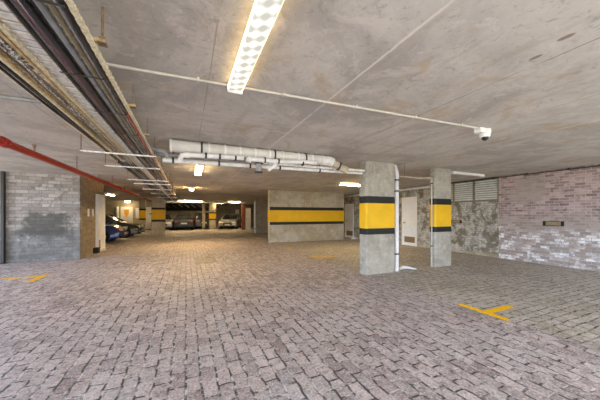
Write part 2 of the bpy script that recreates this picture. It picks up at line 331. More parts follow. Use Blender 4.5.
# ------------------------------------------------------------------ mesh helpers
class MB:
    def __init__(s): s.bm = bmesh.new()
    def box(s, x0, x1, y0, y1, z0, z1):
        vs = [s.bm.verts.new((x, y, z)) for z in (z0, z1) for y in (y0, y1) for x in (x0, x1)]
        for f in ((0,2,3,1),(4,5,7,6),(0,1,5,4),(2,6,7,3),(0,4,6,2),(1,3,7,5)):
            s.bm.faces.new([vs[i] for i in f])
        return s
    def ring_loft(s, rings, cap=True, closed=True):
        rv = [[s.bm.verts.new(p) for p in r] for r in rings]
        n = len(rv[0])
        for a, b in zip(rv, rv[1:]):
            for i in range(n if closed else n-1):
                j = (i+1) % n
                s.bm.faces.new((a[i], a[j], b[j], b[i]))
        if cap:
            s.bm.faces.new(list(reversed(rv[0]))); s.bm.faces.new(rv[-1])
        return s
    def tube(s, pts, r, n=10):
        pts = [Vector(p) for p in pts]; rings = []
        up = None
        for i, p in enumerate(pts):
            a = pts[max(0, i-1)]; b = pts[min(len(pts)-1, i+1)]
            d = (b-a).normalized()
            if up is None: up = Vector((0,0,1)) if abs(d.z) < 0.9 else Vector((1,0,0))
            u = d.cross(up)
            if u.length < 1e-4: u = d.cross(Vector((1,0,0)))
            u.normalize(); v = u.cross(d).normalized()
            rr = r[i] if isinstance(r, (list, tuple)) else r
            rings.append([p + (u*math.cos(t)+v*math.sin(t))*rr for t in [2*PI*k/n for k in range(n)]])
        return s.ring_loft(rings)
    def prism(s, pts, axis, a, b):
        def mk(p, q):
            return {'x': (q, p[0], p[1]), 'y': (p[0], q, p[1]), 'z': (p[0], p[1], q)}[axis]
        return s.ring_loft([[mk(p, a) for p in pts], [mk(p, b) for p in pts]])
    def disc(s, c, axis, r, t, n=20):
        c = Vector(c); d = {'x': Vector((1,0,0)), 'y': Vector((0,1,0)), 'z': Vector((0,0,1))}[axis]
        return s.tube([c-d*t/2, c+d*t/2], r, n)
    def build(s, name, mat, parent=None, smooth=False, bevel=0.0, seg=2):
        bmesh.ops.recalc_face_normals(s.bm, faces=s.bm.faces)
        me = bpy.data.meshes.new(name); s.bm.to_mesh(me); s.bm.free()
        mats = mat if isinstance(mat, list) else [mat]
        for m in mats: me.materials.append(m)
        if smooth:
            for p in me.polygons: p.use_smooth = True
            me.set_sharp_from_angle(angle=math.radians(45))
        o = bpy.data.objects.new(name, me); COL.objects.link(o)
        if bevel:
            bv = o.modifiers.new('bevel', 'BEVEL'); bv.width = bevel; bv.segments = seg; bv.limit_method = 'ANGLE'
        if parent:
            o.parent = parent
            o.matrix_parent_inverse = Matrix.Translation(parent.location).inverted() if parent.type != 'EMPTY' or True else o.matrix_parent_inverse
        return o
def tag(o, label, cat, group=None):
    o['label'] = label; o['category'] = cat
    if group: o['group'] = group
    return o
def thing(name, label, cat, loc=(0,0,0), group=None):
    o = bpy.data.objects.new(name, None); o.location = loc; o.empty_display_size = 0.1
    COL.objects.link(o); return tag(o, label, cat, group)
def struct(o): o['kind'] = 'structure'; return o
def sag(p0, p1, n, amp, seed):
    rnd = random.Random(seed); pts = []
    ph = rnd.random()*6; ph2 = rnd.random()*6
    for i in range(n+1):
        t = i/n; p = Vector(p0).lerp(Vector(p1), t)
        p.x += amp*math.sin(ph+t*n*0.45); p.z += amp*0.4*math.sin(ph2+t*n*0.6)
        pts.append(p)
    return pts

# ------------------------------------------------------------------ structure
KX = 3.83                                                        # edge between lane and bays
o = MB().box(-5.6, KX, -2.5, 31.0, -0.2, 0.0).build('floor', M['lane']); struct(o)
o = MB().box(KX, 9.6, -2.5, 31.0, -0.2, 0.0).build('floor', M['bay']); struct(o)
o = MB().box(-8.4, -5.6, -2.5, 31.0, -0.2, 0.0).build('floor', M['lane']); struct(o)
o = MB().box(-8.4, 9.6, -2.5, 31.0, H, H+0.3).build('ceiling', M['soffit']); struct(o)
RX = 9.1
o = MB().box(RX, RX+0.25, -2.5, 4.95, 0, H).build('wall_right', M['wall_red']); struct(o)
m = MB()                                                          # mouldy stretch, with the louvre opening and two doorways
RW = RX+0.04
m.box(RW, RX+0.25, 4.95, 6.72, 0, 1.83)
m.box(RW, RX+0.25, 6.72, 8.16, 0, H)
m.box(RW, RX+0.25, 8.16, 9.0, 2.17, H)
m.box(RW, RX+0.25, 9.0, 12.76, 0, H)
m.box(RW, RX+0.25, 12.76, 13.66, 2.06, H)
m.box(RW, RX+0.25, 13.66, 31, 0, H)
o = m.build('wall_right', M['wall_moss']); struct(o)
LY = 10.1
o = MB().box(-6.6, -3.02, LY, LY+0.2, 0, H).build('wall_left', M['wall_left']); struct(o)
m = MB()
m.box(-3.2, -3.02, LY+0.2, 11.62, 0, H); m.box(-3.2, -3.02, 11.62, 12.5, 2.14, H); m.box(-3.2, -3.02, 12.5, 12.62, 0, H)
m.box(-8.4, -3.2, 12.42, 12.62, 0, H)
o = m.build('wall_left', M['wall_brown']); struct(o)
o = MB().box(-8.4, -8.2, 12.62, 27.0, 0, H).build('wall_left', M['wall_brown']); struct(o)
o = MB().box(-8.4, -2.75, 27.0, 27.2, 0, H).build('wall_back', M['wall_far']); struct(o)
o = MB().box(-2.75, 3.0, 30.0, 30.2, 0, 1.82).build('wall_back', M['wall_far']); struct(o)
o = MB().box(3.0, 9.6, 30.0, 30.2, 0, H).build('wall_back', M['wall_far']); struct(o)
o = MB().box(-2.95, 3.0, 30.75, 30.95, 0, H).build('wall_back', M['void']); struct(o)  # near-black sheet painting the darkness of the void over the low wall
o = MB().box(-2.95, -2.75, 27.2, 30.75, 0, H).build('wall_left', M['wall_far']); struct(o)
# dark joists and sloping underside of the ramp above the far parking row
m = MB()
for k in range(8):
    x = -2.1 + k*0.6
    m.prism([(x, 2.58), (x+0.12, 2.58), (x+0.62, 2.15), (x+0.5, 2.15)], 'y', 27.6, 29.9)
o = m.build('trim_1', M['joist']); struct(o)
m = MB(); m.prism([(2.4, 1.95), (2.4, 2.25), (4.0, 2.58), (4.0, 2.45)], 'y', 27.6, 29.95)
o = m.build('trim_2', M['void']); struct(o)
# downstand beam across the far bays
o = MB().box(-2.6, 9.1, 23.95, 24.15, 2.42, H).build('trim_3', M['wall_far'], bevel=0.01); struct(o)
# wall return beyond the middle wall
o = MB().box(4.85, 9.1, 19.3, 19.5, 0, H).build('wall_back', M['wall_far']); struct(o)

# ------------------------------------------------------------------ middle wall and columns with hazard bands
def banded(name, label, cat, x0, x1, y0, y1, z_bands, mat, cham=0.025, z1=H, group=None):
    t = thing(name, label, cat, ((x0+x1)/2, (y0+y1)/2, 0), group)
    def plan(e):
        X0, X1, Y0, Y1, k = x0-e, x1+e, y0-e, y1+e, cham
        return [(X0+k, Y0), (X1-k, Y0), (X1, Y0+k), (X1, Y1-k), (X1-k, Y1), (X0+k, Y1), (X0, Y1-k), (X0, Y0+k)]
    MB().prism(plan(0), 'z', 0, z1).build('shaft', mat, t)
    def band(nm, a, b, mt): MB().prism(plan(0.004), 'z', a, b).build(nm, mt, t)
    a, b, c, d = z_bands
    band('black_stripe', a, b, M['black_paint']); band('yellow_band', b, c, M['yellow']); band('black_stripe', c, d, M['black_paint'])
    return t
banded('concrete_column', 'broad concrete column with yellow and black band beside white drain pipe', 'column', 3.74, 4.60, 4.74, 5.02, (0.92, 1.06, 1.64, 1.80), M['concrete'], 0.03)
banded('concrete_column', 'narrower banded concrete column right in front of the louvred window', 'column', 5.97, 6.60, 4.74, 4.93, (0.92, 1.06, 1.64, 1.80), M['concrete'], 0.03)
banded('concrete_column', 'far banded concrete column beside the cable trays and white panel', 'column', -2.08, -1.28, 19.5, 19.8, (0.92, 1.06, 1.72, 1.86), M['wall_mid'], 0.02)
banded('concrete_column', 'small far column with yellow band between the dark cars and the angled silver car', 'column', 2.06, 2.70, 26.5, 26.8, (0.88, 1.0, 1.52, 1.64), M['wall_mid'], 0.02)
banded('concrete_column', 'thin banded column behind the nose of the parked silver hatchback', 'column', -3.36, -2.92, 23.6, 23.9, (0.98, 1.10, 1.74, 1.86), M['wall_mid'], 0.02)
t = thing('concrete_wall', 'long concrete wall panel with horizontal yellow and black stripes', 'wall', (6.1, 12.32, 0))
MB().box(3.74, 8.09, 12.2, 12.45, 0, H).build('panel', M['wall_mid'], t, bevel=0.015, seg=1)
for nm, a, b, mt in (('black_stripe', 0.88, 1.02, 'black_paint'), ('black_stripe', 1.61, 1.77, 'black_paint')):
    MB().box(3.77, 8.05, 12.194, 12.2, a, b).build(nm, M[mt], t)
MB().box(3.735, 8.095, 12.194, 12.456, 1.02, 1.61).build('yellow_band', M['yellow'], t, bevel=0.01, seg=1)
t = tag(MB().box(1.42, 1.68, 26.2, 26.42, 0, H).build('concrete_post', M['wall_mid'], bevel=0.02), 'plain thin concrete post left of small yellow banded far column', 'post')

# steel post at the outer end of the left wall
t = thing('steel_post', 'dark steel post at the outer left end of the block wall', 'post', (-4.72, 10.02, 0))
MB().box(-4.755, -4.685, 9.99, 10.09, 0.012, 2.6).build('post', M['dark'], t, bevel=0.006)
MB().box(-4.80, -4.64, 9.94, 10.099, 0, 0.012).build('base_plate', M['dark'], t)

# ------------------------------------------------------------------ louvred window (right wall)
w = thing('window_1', 'pale horizontal louvre window high in the right brick wall', 'window', (RX+0.12, 5.8, 1.83)); w['kind'] = 'structure'
m = MB()
m.box(RX+0.02, RX+0.2, 4.95, 6.72, 1.83, 1.88); m.box(RX+0.02, RX+0.2, 4.95, 6.72, 2.55, H)
for y in (4.95, 5.73, 6.47, 6.67): m.box(RX+0.02, RX+0.2, y, y+0.05, 1.88, 2.55)
m.build('window_frame', M['louvre_frame'], w)
for a, b in ((5.0, 5.73), (5.78, 6.47), (6.52, 6.67)):
    m = MB()
    for k in range(9):
        z = 1.886 + k*0.0735
        m.prism([(RX+0.050, z), (RX+0.056, z-0.003), (RX+0.080, z+0.050), (RX+0.074, z+0.054)], 'y', a, b)
    m.build('louvre_slats', M['louvre'], w)
MB().box(RX+0.15, RX+0.17, 4.96, 6.7, 1.87, 2.56).build('added_gap_backing', M['louvre_frame'], w)  # added dark board behind the slats so the gaps between them show dark

# ------------------------------------------------------------------ doors
def door_right(name, y0, y1, zt, paper, kick, kz=(0.12, 0.36)):
    cy = (y0+y1)/2
    d = thing(name, '', 'door', (RW, cy, 0)); d['kind'] = 'structure'; del d['label']; del d['category']
    m = MB()
    m.box(RW-0.03, RW+0.12, y0-0.05, y0, 0, zt+0.05); m.box(RW-0.03, RW+0.12, y1, y1+0.05, 0, zt+0.05); m.box(RW-0.03, RW+0.12, y0, y1, zt, zt+0.05)
    m.build('door_frame', M['white_paint'], d)
    MB().box(RW+0.01, RW+0.05, y0+0.004, y1-0.004, 0.01, zt-0.004).build('door_leaf', M['white_paint'], d, bevel=0.004)
    if kick: MB().box(RW+0.004, RW+0.01, y0+0.08, y1-0.08, *kz).build('kick_plate', M['kick'], d)
    hd = MB(); hd.disc((RW-0.01, y1-0.10, 1.02), 'x', 0.035, 0.04); hd.disc((RW-0.045, y1-0.10, 1.02), 'x', 0.03, 0.03)
    hd.build('door_knob', M['chrome'], d, smooth=True)
    if paper:
        MB().box(RW+0.006, RW+0.01, y0+0.14, y1-0.2, 1.42, 1.98).build('notice_sheet', M['paper'], d)
        MB().box(RW+0.006, RW+0.01, y0+0.14, y1-0.2, 0.46, 0.80).build('notice_sheet', M['paper'], d)
    return d
door_right('door_1', 8.21, 8.95, 2.12, True, True, (0.14, 0.40))
door_right('door_2', 12.81, 13.61, 2.0, False, True, (0.12, 0.40))
t = tag(MB().box(RW-0.05, RW, 9.12, 9.24, 1.0, 1.12).build('junction_box', M['dark'], bevel=0.006), 'small dark box on wall left of the white door', 'box')
# door on the returning face of the left wall
d = thing('door_3', '', 'door', (-3.02, 12.06, 0)); d['kind'] = 'structure'; del d['label']; del d['category']
m = MB(); m.box(-3.10, -2.93, 11.62, 11.69, 0.0, 2.14); m.box(-3.10, -2.93, 12.43, 12.5, 0.0, 2.14); m.box(-3.10, -2.93, 11.69, 12.43, 2.07, 2.14)
m.build('door_frame', M['white_paint'], d, bevel=0.005)
MB().box(-3.06, -3.0, 11.69, 12.43, 0.06, 2.07).build('door_leaf', M['white_paint'], d)
MB().box(-3.10, -2.90, 11.69, 12.43, 0, 0.06).build('door_sill', M['white_paint'], d)
MB().box(-3.0, -2.99, 11.75, 12.1, 0.1, 0.42).build('kick_plate', M['kick'], d)
t = tag(MB().box(-3.02, -2.86, 11.32, 11.56, 0, 0.2).build('doorstop', M['black_paint'], bevel=0.02), 'black block doorstop on floor by the left white door frame', 'doorstop')
for k, (y, lb) in enumerate(((10.85, 'white switch plate on brown wall, one farther from white door frame'), (11.3, 'white switch plate on brown wall, one nearer the white door frame'))):
    t = thing('switch_plate', lb, 'switch', (-3.02, y, 1.45), 'switch plates on the brown side wall')
    MB().box(-3.02, -3.0, y-0.07, y+0.07, 1.32, 1.58).build('plate', M['white'], t, bevel=0.006)
    MB().box(-3.0, -2.99, y-0.025, y+0.025, 1.42, 1.48).build('rocker', M['paper'], t)

# far doors and notices
def far_door(name, x0, x1, yb, zt, sign=False):
    d = thing(name, '', 'door', ((x0+x1)/2, yb, 0)); d['kind'] = 'structure'; del d['label']; del d['category']
    m = MB(); m.box(x0-0.06, x0, yb-0.04, yb, 0, zt+0.06); m.box(x1, x1+0.06, yb-0.04, yb, 0, zt+0.06); m.box(x0, x1, yb-0.04, yb, zt, zt+0.06)
    m.build('door_frame', M['wall_far'], d)
    MB().box(x0, x1, yb-0.025, yb, 0.01, zt).build('door_leaf', M['white_paint'], d)
    h = MB(); h.disc((x0+0.1, yb-0.05, 1.0), 'y', 0.04, 0.05); h.build('door_knob', M['dark'], d)
    return d
far_door('door_4', -5.22, -4.32, 27.0, 2.1)
t = tag(MB().prism([(-4.98, 1.86), (-4.60, 1.86), (-4.62, 1.46), (-4.70, 1.40), (-4.74, 1.22), (-4.84, 1.22), (-4.88, 1.40), (-4.96, 1.46)], 'y', 26.96, 26.974).build('warning_sign', M['orange']), 'orange shield-shaped sign on white door behind parked cars', 'sign')
t = tag(MB().box(-4.12, -3.78, 26.97, 27.0, 1.08, 2.0).build('notice_board', M['paper'], bevel=0.005), 'white rectangular notice on the wall right of orange sign door', 'notice')
t = tag(MB().tube([(-5.46, 26.9, 0), (-5.46, 26.9, 2.1)], 0.10, 14).build('duct_pipe', M['white_paint'], smooth=True), 'wide white vertical pipe left of the orange sign door', 'pipe')
far_door('door_5', 5.15, 5.6, 24.0+5.99, 2.0)
t = tag(MB().box(5.62, 5.9, 24.0, 24.24, 0, 2.3).build('painted_post', M['post_red'], bevel=0.01), '', 'post')
t.location.x -= 0.88
t['label'] = 'oxide red post beside a white panel in the far right bays'
t = thing('white_panel', 'white door panel standing beside the oxide red post', 'panel', (5.3, 24.1, 0))
MB().box(5.09, 5.58, 24.05, 24.12, 0.0, 2.0).build('leaf', M['white_paint'], t, bevel=0.005)
h = MB(); h.disc((5.17, 24.03, 1.0), 'y', 0.03, 0.05); h.build('handle', M['dark'], t)
t = thing('drain_pipe', 'white vertical pipe on buff wall behind the striped wall panel', 'pipe', (4.79, 19.25, 0))
MB().tube([(4.76, 19.2, 0), (4.76, 19.2, 2.42)], 0.085, 14).build('pipe', M['upvc'], t, smooth=True)
MB().disc((4.76, 19.2, 0.35), 'z', 0.1, 0.05).build('collar', M['greypipe'], t)
t = thing('white_panel', 'tall white panel standing right of the far column by the trays', 'panel', (-3.1, 26.9, 0))
MB().box(-3.42, -2.80, 26.9, 26.98, 0.12, 2.08).build('leaf', M['white_paint'], t, bevel=0.005)
MB().box(-3.5, -2.78, 26.88, 27.0, 0, 0.12).build('sill', M['wall_far'], t)
MB().box(-3.0, -2.82, 26.87, 26.9, 1.42, 1.52).build('sign_strip', M['dark'], t)

# ------------------------------------------------------------------ batten lamps
def batten(label, cx, cy, length, axis, mat, z=H, w=0.145, dp=0.085, group='ceiling batten lamps', lip='cream'):
    t = thing('batten_lamp', label, 'lamp', (cx, cy, z), group)
    a = length/2
    def bx(hw, ha, z0, z1):
        return MB().box(cx-hw, cx+hw, cy-ha, cy+ha, z0, z1) if axis == 'y' else MB().box(cx-ha, cx+ha, cy-hw, cy+hw, z0, z1)
    bx(w*0.38, a-0.02, z-dp*0.55, z).build('housing', M['white'], t, bevel=0.006)
    bx(w/2, a-0.015, z-dp, z-dp*0.5).build('diffuser', mat, t, bevel=0.02, seg=3)
    for s in (-1, 1):
        if axis == 'y': m = MB().box(cx-w/2-0.006, cx+w/2+0.006, cy+s*a-0.014, cy+s*a+0.014, z-dp-0.006, z)
        else: m = MB().box(cx+s*a-0.014, cx+s*a+0.014, cy-w/2-0.006, cy+w/2+0.006, z-dp-0.006, z)
        m.build('end_cap', M['white'], t, bevel=0.008)
    m = MB()                                             # cream lips along both edges
    for s in (-1, 1):
        if axis == 'y': m.box(cx+s*w/2-0.005, cx+s*w/2+0.005, cy-a, cy+a, z-dp*0.72, z-dp*0.35)
        else: m.box(cx-a, cx+a, cy+s*w/2-0.005, cy+s*w/2+0.005, z-dp*0.72, z-dp*0.35)
    m.build('lip', M[lip], t)
    return t
batten('long lit batten lamp on ceiling nearest the camera above white conduit', 0.422, 1.71, 1.50, 'y', M['lamp_near'], w=0.128, lip='lip_glow')
batten('lit batten lamp hung just behind the white drain pipes', 0.31, 7.2, 1.60, 'y', M['lamp_mid'])
batten('small distant lit batten lamp below the two nearer in the lane', 0.24, 12.7, 0.9, 'y', M['lamp_deep'])
batten('lit batten lamp on ceiling between the striped wall and broad column', 6.1, 8.4, 1.5, 'x', M['lamp_mid'])
batten('lit batten lamp above the blue car at the left wall corner', -4.05, 18.2, 1.5, 'y', M['lamp_dim'])
batten('lit batten lamp angled past right edge of far column by trays', -1.25, 23.0, 1.5, 'y', M['lamp_dim'])
batten('lit batten lamp along far beam over the black cars', 0.35, 23.6, 1.9, 'x', M['lamp_dim'], z=H, w=0.16)
batten('lit batten lamp along far beam near the striped wall', 4.0, 23.6, 1.0, 'x', M['lamp_mid'], z=H, w=0.13)
batten('small lit batten lamp beside the small yellow banded far column', 3.0, 26.3, 0.9, 'x', M['lamp_mid'])
batten('added batten lamp hidden behind the far beam to light the back wall', 0.3, 26.2, 1.5, 'x', M['lamp_mid'])  # added lamp, put behind the beam to brighten the back wall
t = thing('ceiling_globe', 'small round lit ceiling light above the orange sign door', 'lamp', (-4.6, 26.3, H))
MB().disc((-4.6, 26.3, H-0.03), 'z', 0.22, 0.06).build('base', M['white'], t)
MB().tube([(-4.6, 26.3, H-0.06), (-4.6, 26.3, H-0.11), (-4.6, 26.3, H-0.15), (-4.6, 26.3, H-0.16)], [0.21, 0.2, 0.12, 0.02], 18).build('globe', M['lamp_dim'], t, smooth=True)
t = thing('batten_lamp', 'unlit pale batten lamp on ceiling behind the narrower column', 'lamp', (7.5, 4.92, H))
MB().box(6.86, 8.2, 4.87, 4.97, 2.53, H).build('housing', M['white'], t, bevel=0.01)
MB().box(8.2, 8.24, 4.86, 4.98, 2.52, H).build('end_cap', M['white'], t, bevel=0.008)

# ------------------------------------------------------------------ ceiling conduits and camera
def conduit(label, pts, r, mat, clips=(), name='conduit'):
    t = thing(name, label, 'conduit', pts[0])
    MB().tube(pts, r, 10).build('pipe', mat, t, smooth=True)
    for c in clips:
        MB().box(c[0]-0.012, c[0]+0.012, c[1]-r-0.012, c[1]+r+0.012, c[2]-r-0.004, H-0.001).build('clip', mat, t)
    return t
zc = H-0.016
conduit('white conduit crossing the ceiling from cable tray to dome camera', [(-0.62, 2.535, zc), (3.78, 2.295, zc)], 0.014, M['dusty'], [(x, 2.535-(x+0.62)*0.0545, zc) for x in (0.1, 0.9, 1.75, 2.6, 3.4)])
conduit('grey conduit on ceiling left of the cable trays', [(-4.4, 3.66, zc), (-1.15, 3.66, zc)], 0.022, M['greypipe'], [(-3.0, 3.66, zc), (-2.0, 3.66, zc)])
t = thing('dome_camera', 'white dome security camera on ceiling at end of conduit', 'camera', (3.9, 2.33, H))
MB().box(3.76, 3.88, 2.27, 2.37, H-0.07, H).build('junction_box', M['white'], t, bevel=0.008)
MB().disc((3.95, 2.33, H-0.03), 'z', 0.075, 0.06, 24).build('base', M['white'], t, smooth=True, bevel=0.006)
MB().tube([(3.93, 2.32, H-0.06), (3.93, 2.32, H-0.10), (3.93, 2.32, H-0.12)], [0.068, 0.068, 0.055], 24).build('collar', M['white'], t, smooth=True)
MB().tube([(3.92, 2.31, H-0.118), (3.92, 2.31, H-0.145), (3.92, 2.31, H-0.162), (3.92, 2.31, H-0.168)], [0.046, 0.04, 0.022, 0.004], 20).build('dome_lens', M['glass'], t, smooth=True)
# dark wire with clips along the top of the right wall
t = thing('wall_cable', 'dark cable clipped along top edge of the right wall', 'cable', (RX, 3.5, 2.5))
MB().tube([(RX-0.015, -1.5, 2.55), (RX-0.015, 2.0, 2.55), (RX-0.015, 4.9, 2.56), (RX-0.015, 6.9, 2.565)], 0.016, 8).build('cable', M['dark'], t, smooth=True)
for y in (2.4, 3.3, 4.2, 5.1, 6.0):
    MB().box(RX-0.04, RX, y-0.02, y+0.02, 2.53, 2.59).build('clip', M['dark'], t)
conduit('white conduit along top of wall above the white doors', [(RX-0.06, 6.95, 2.52), (RX-0.06, 13.5, 2.52)], 0.055, M['upvc'], name='wall_conduit')

# ------------------------------------------------------------------ drainage pipes hung across the lane
t = thing('drain_pipe', 'thick white lagged drain pipe hung across the ceiling', 'pipe', (1.4, 4.68, H))
py_, pz, pr = 4.66, 2.492, 0.096
MB().tube([(-0.24, py_, pz), (2.60, py_, pz)], pr, 24).build('pipe', M['lagging'], t, smooth=True)
for x in (-0.22, 0.36, 0.62, 0.88, 1.15, 1.42, 1.68, 2.0, 2.3, 2.55):
    MB().disc((x, py_, pz), 'x', pr+0.011, 0.03, 24).build('joint_ring', M['white'], t, smooth=True)
MB().tube([(2.58, py_, pz), (2.72, py_, pz), (2.80, py_-0.01, pz-0.03)], pr*1.04, 20).build('elbow', M['upvc'], t, smooth=True)
MB().tube([(2.76, py_, pz-0.02), (3.14, py_-0.03, pz-0.18)], pr*0.82, 20).build('sloping_pipe', M['soilbrown'], t, smooth=True)
for x in (0.24, 1.52, 2.16):
    m = MB(); m.disc((x, py_, pz), 'x', pr+0.010, 0.03, 24); m.box(x-0.012, x+0.012, py_-0.012, py_+0.012, pz+pr, H)
    m.build('hanger_band', M['dark'], t)
m = MB(); m.tube([(2.93, py_-0.014, pz-0.091), (2.96, py_-0.017, pz-0.103)], pr*0.82+0.012, 20); m.build('hanger_band', M['dark'], t)

t = thing('branch_pipe', 'thin white branch pipe stepping down left end of thick drain pipe', 'pipe', (0, 4.54, 2.36))
by = 4.52
MB().tube([(0.92, by, 2.365), (0.3, by, 2.345), (0.0, by, 2.335), (-0.06, by, 2.32), (-0.08, by+0.02, 2.27), (-0.08, by+0.06, 2.225)], 0.04, 14).build('pipe', M['upvc'], t, smooth=True)
for x in (0.30, 0.52, 0.78):
    MB().disc((x, by, 2.35), 'x', 0.047, 0.03, 14).build('coupling', M['dark'], t)
MB().tube([(0.05, by, 2.335), (-0.02, by, 2.328)], 0.05, 14).build('elbow', M['upvc'], t, smooth=True)
t = thing('branch_pipe', 'white branch pipe with fittings under middle of thick drain pipe', 'pipe', (1.5, 4.54, 2.34))
MB().tube([(2.35, by, 2.40), (1.6, by, 2.355), (1.0, by, 2.355)], 0.042, 14).build('pipe', M['upvc'], t, smooth=True)
MB().tube([(1.02, by, 2.37), (1.0, by, 2.30)], 0.05, 14).build('elbow', M['upvc'], t, smooth=True)
MB().tube([(1.48, by, 2.34), (1.50, by-0.01, 2.27), (1.36, by, 2.19)], 0.036, 14).build('tee_branch', M['upvc'], t, smooth=True)
for x in (1.3, 1.56, 2.05):
    MB().disc((x, by, 2.36), 'x', 0.05, 0.025, 14).build('coupling', M['dark'], t)
t = thing('valve', 'greenish grey pipe valve under middle of white branch pipe', 'valve', (1.22, 4.6, 2.2))
MB().tube([(1.22, 4.62, 2.33), (1.22, 4.62, 2.15)], 0.05, 12).build('valve_body', M['greypipe'], t, smooth=True)
for z in (2.15, 2.31): MB().disc((1.22, 4.62, z), 'z', 0.073, 0.02).build('flange', M['dark'], t)
# second run: dark pipe, then white duct rail
t = thing('water_pipe', 'dark grey pipe running below the thick drain pipe', 'pipe', (0, 4.8, 2.31))
MB().tube([(-0.45, 4.81, 2.37), (1.15, 4.81, 2.38)], 0.032, 12).build('pipe', M['greypipe'], t, smooth=True)
MB().tube([(1.28, 4.81, 2.365), (3.73, 4.81, 2.38)], 0.028, 12).build('pipe_extension', M['galv'], t, smooth=True)
for x in (1.1, 1.95, 2.9):
    MB().box(x-0.012, x+0.012, 4.80, 4.82, 2.34, H).build('hanger', M['dark'], t)
t = thing('drain_pipe', 'slim white pipe running lowest across the lane to broad column', 'pipe', (1.5, 4.72, 2.26))
MB().tube([(-0.36, 4.90, 2.295), (3.735, 4.90, 2.335)], [0.042, 0.03], 14).build('pipe', M['upvc'], t, smooth=True)
for x in (-0.2, 0.55, 1.12, 1.72, 2.62):
    z = 2.295+(x+0.36)*0.0098
    m = MB(); m.disc((x, 4.90, z), 'x', 0.047, 0.03, 14); m.box(x-0.01, x+0.01, 4.894, 4.906, z+0.03, H)
    m.build('hanger_band', M['dark'], t)
t = tag(MB().tube([(-0.5, 4.62, 2.40), (-0.3, 4.60, 2.37), (-0.26, 4.62, 2.28)], 0.03, 10).build('pipe_fitting', M['greypipe'], smooth=True), 'grey green pipe fitting where pipes meet the cable tray', 'fitting')

# vertical pipes by the columns
t = thing('drain_pipe', 'white vertical drain pipe on right side of broad banded column', 'pipe', (4.72, 4.80, 0))
MB().tube([(4.71, 4.82, 0.0), (4.71, 4.82, 2.42), (4.71, 4.86, 2.50), (4.71, 4.9, 2.6)], 0.056, 14).build('pipe', M['upvc'], t, smooth=True)
for z in (0.42, 1.95, 2.22):
    m = MB(); m.disc((4.71, 4.82, z), 'z', 0.064, 0.035, 14); m.box(4.603, 4.68, 4.81, 4.83, z-0.012, z+0.012)
    m.build('bracket', M['dark'], t)
t = thing('copper_pipe', 'thin brown pipe bridging the two banded columns near ceiling', 'pipe', (5.3, 4.82, 2.3))
MB().tube([(4.77, 4.82, 2.325), (5.2, 4.82, 2.315), (5.5, 4.82, 2.31), (5.93, 4.82, 2.345)], 0.02, 10).build('pipe', M['soilbrown'], t, smooth=True)
MB().tube([(4.98, 4.82, 2.32), (4.98, 4.82, H)], 0.008, 8).build('hanger_rod', M['rod'], t)
t = thing('downpipe', 'slim grey downpipe on left edge of narrower banded column', 'pipe', (5.86, 4.80, 0))
MB().tube([(5.94, 4.83, 0), (5.94, 4.83, 2.30), (5.94, 4.83, 2.36)], 0.015, 12).build('pipe', M['dusty'], t, smooth=True)
for z in (0.55, 2.2):
    m = MB(); m.disc((5.94, 4.83, z), 'z', 0.028, 0.03); m.box(5.94, 5.97, 4.82, 4.84, z-0.01, z+0.01); m.build('bracket', M['dark'], t)
t = tag(MB().box(6.60, 6.66, 4.80, 4.9, 2.34, 2.42).build('junction_box', M['dark'], bevel=0.006), 'small dark box high on right side of narrower column', 'box')
t = tag(MB().tube([(4.86, 4.86, 0.03), (5.0, 4.93, 0.045), (5.12, 4.86, 0.04), (5.2, 4.66, 0.03)], [0.03, 0.045, 0.035, 0.012], 8).build('rag', M['upvc'], smooth=True), 'crumpled white rag on floor at foot of drain pipe', 'rag')
t = tag(MB().tube([(8.5, 12.1, 0.035), (8.62, 12.0, 0.06), (8.8, 12.02, 0.05), (8.95, 12.1, 0.03)], [0.03, 0.06, 0.05, 0.02], 8).build('rag', M['upvc'], smooth=True), 'white rag on floor at the right end of striped wall', 'rag')

# wall vents
for y0, y1, z0, z1, lb in ((3.40, 3.84, 1.07, 1.20, 'small brass air vent slot in stained red brick wall'), (6.18, 6.62, 1.06, 1.18, 'small dark vent slot in mouldy wall under the louvre window')):
    xw = RX if y0 < 5 else RW
    t = thing('air_vent', lb, 'vent', (xw, (y0+y1)/2, z0))
    m = MB(); m.box(xw-0.015, xw, y0, y1, z0, z0+0.015); m.box(xw-0.015, xw, y0, y1, z1-0.015, z1)
    m.box(xw-0.015, xw, y0, y0+0.06, z0, z1); m.box(xw-0.015, xw, y1-0.06, y1, z0, z1)
    m.build('frame', M['black_paint'], t)
    m = MB()
    for k in range(6):
        z = z0+0.02+k*(z1-z0-0.04)/6
        m.box(xw-0.010, xw, y0+0.06, y1-0.06, z, z+0.011)
    m.build('grille', M['brass'], t)

# ------------------------------------------------------------------ red sprinkler main
t = thing('sprinkler_pipe', 'red sprinkler main running along the ceiling left of trays', 'pipe', (-2.08, 10, 2.28))
MB().tube([(-2.08, -1.5, 2.275), (-2.08, 26.9, 2.275)], 0.05, 16).build('pipe', M['red'], t, smooth=True)
for y in (4.42, 10.4, 16.4):
    m = MB(); m.disc((-2.08, y, 2.275), 'y', 0.064, 0.11, 18); m.box(-2.16, -2.0, y-0.02, y+0.02, 2.255, 2.295)
    m.build('coupling', M['red'], t, smooth=True)
for y in (5.15, 8.3, 11.4, 14.6):
    m = MB(); m.tube([(-2.08, y, 2.32), (-2.08, y, 2.40)], 0.013, 8); m.disc((-2.08, y, 2.42), 'z', 0.03, 0.006, 12); m.box(-2.10, -2.06, y-0.004, y+0.004, 2.38, 2.42)
    m.build('sprinkler_head', M['rod'], t)
for y in (6.8, 9.6, 12.6):
    MB().box(-2.085, -2.075, y-0.012, y+0.012, 2.32, H).build('hanger', M['rod'], t)

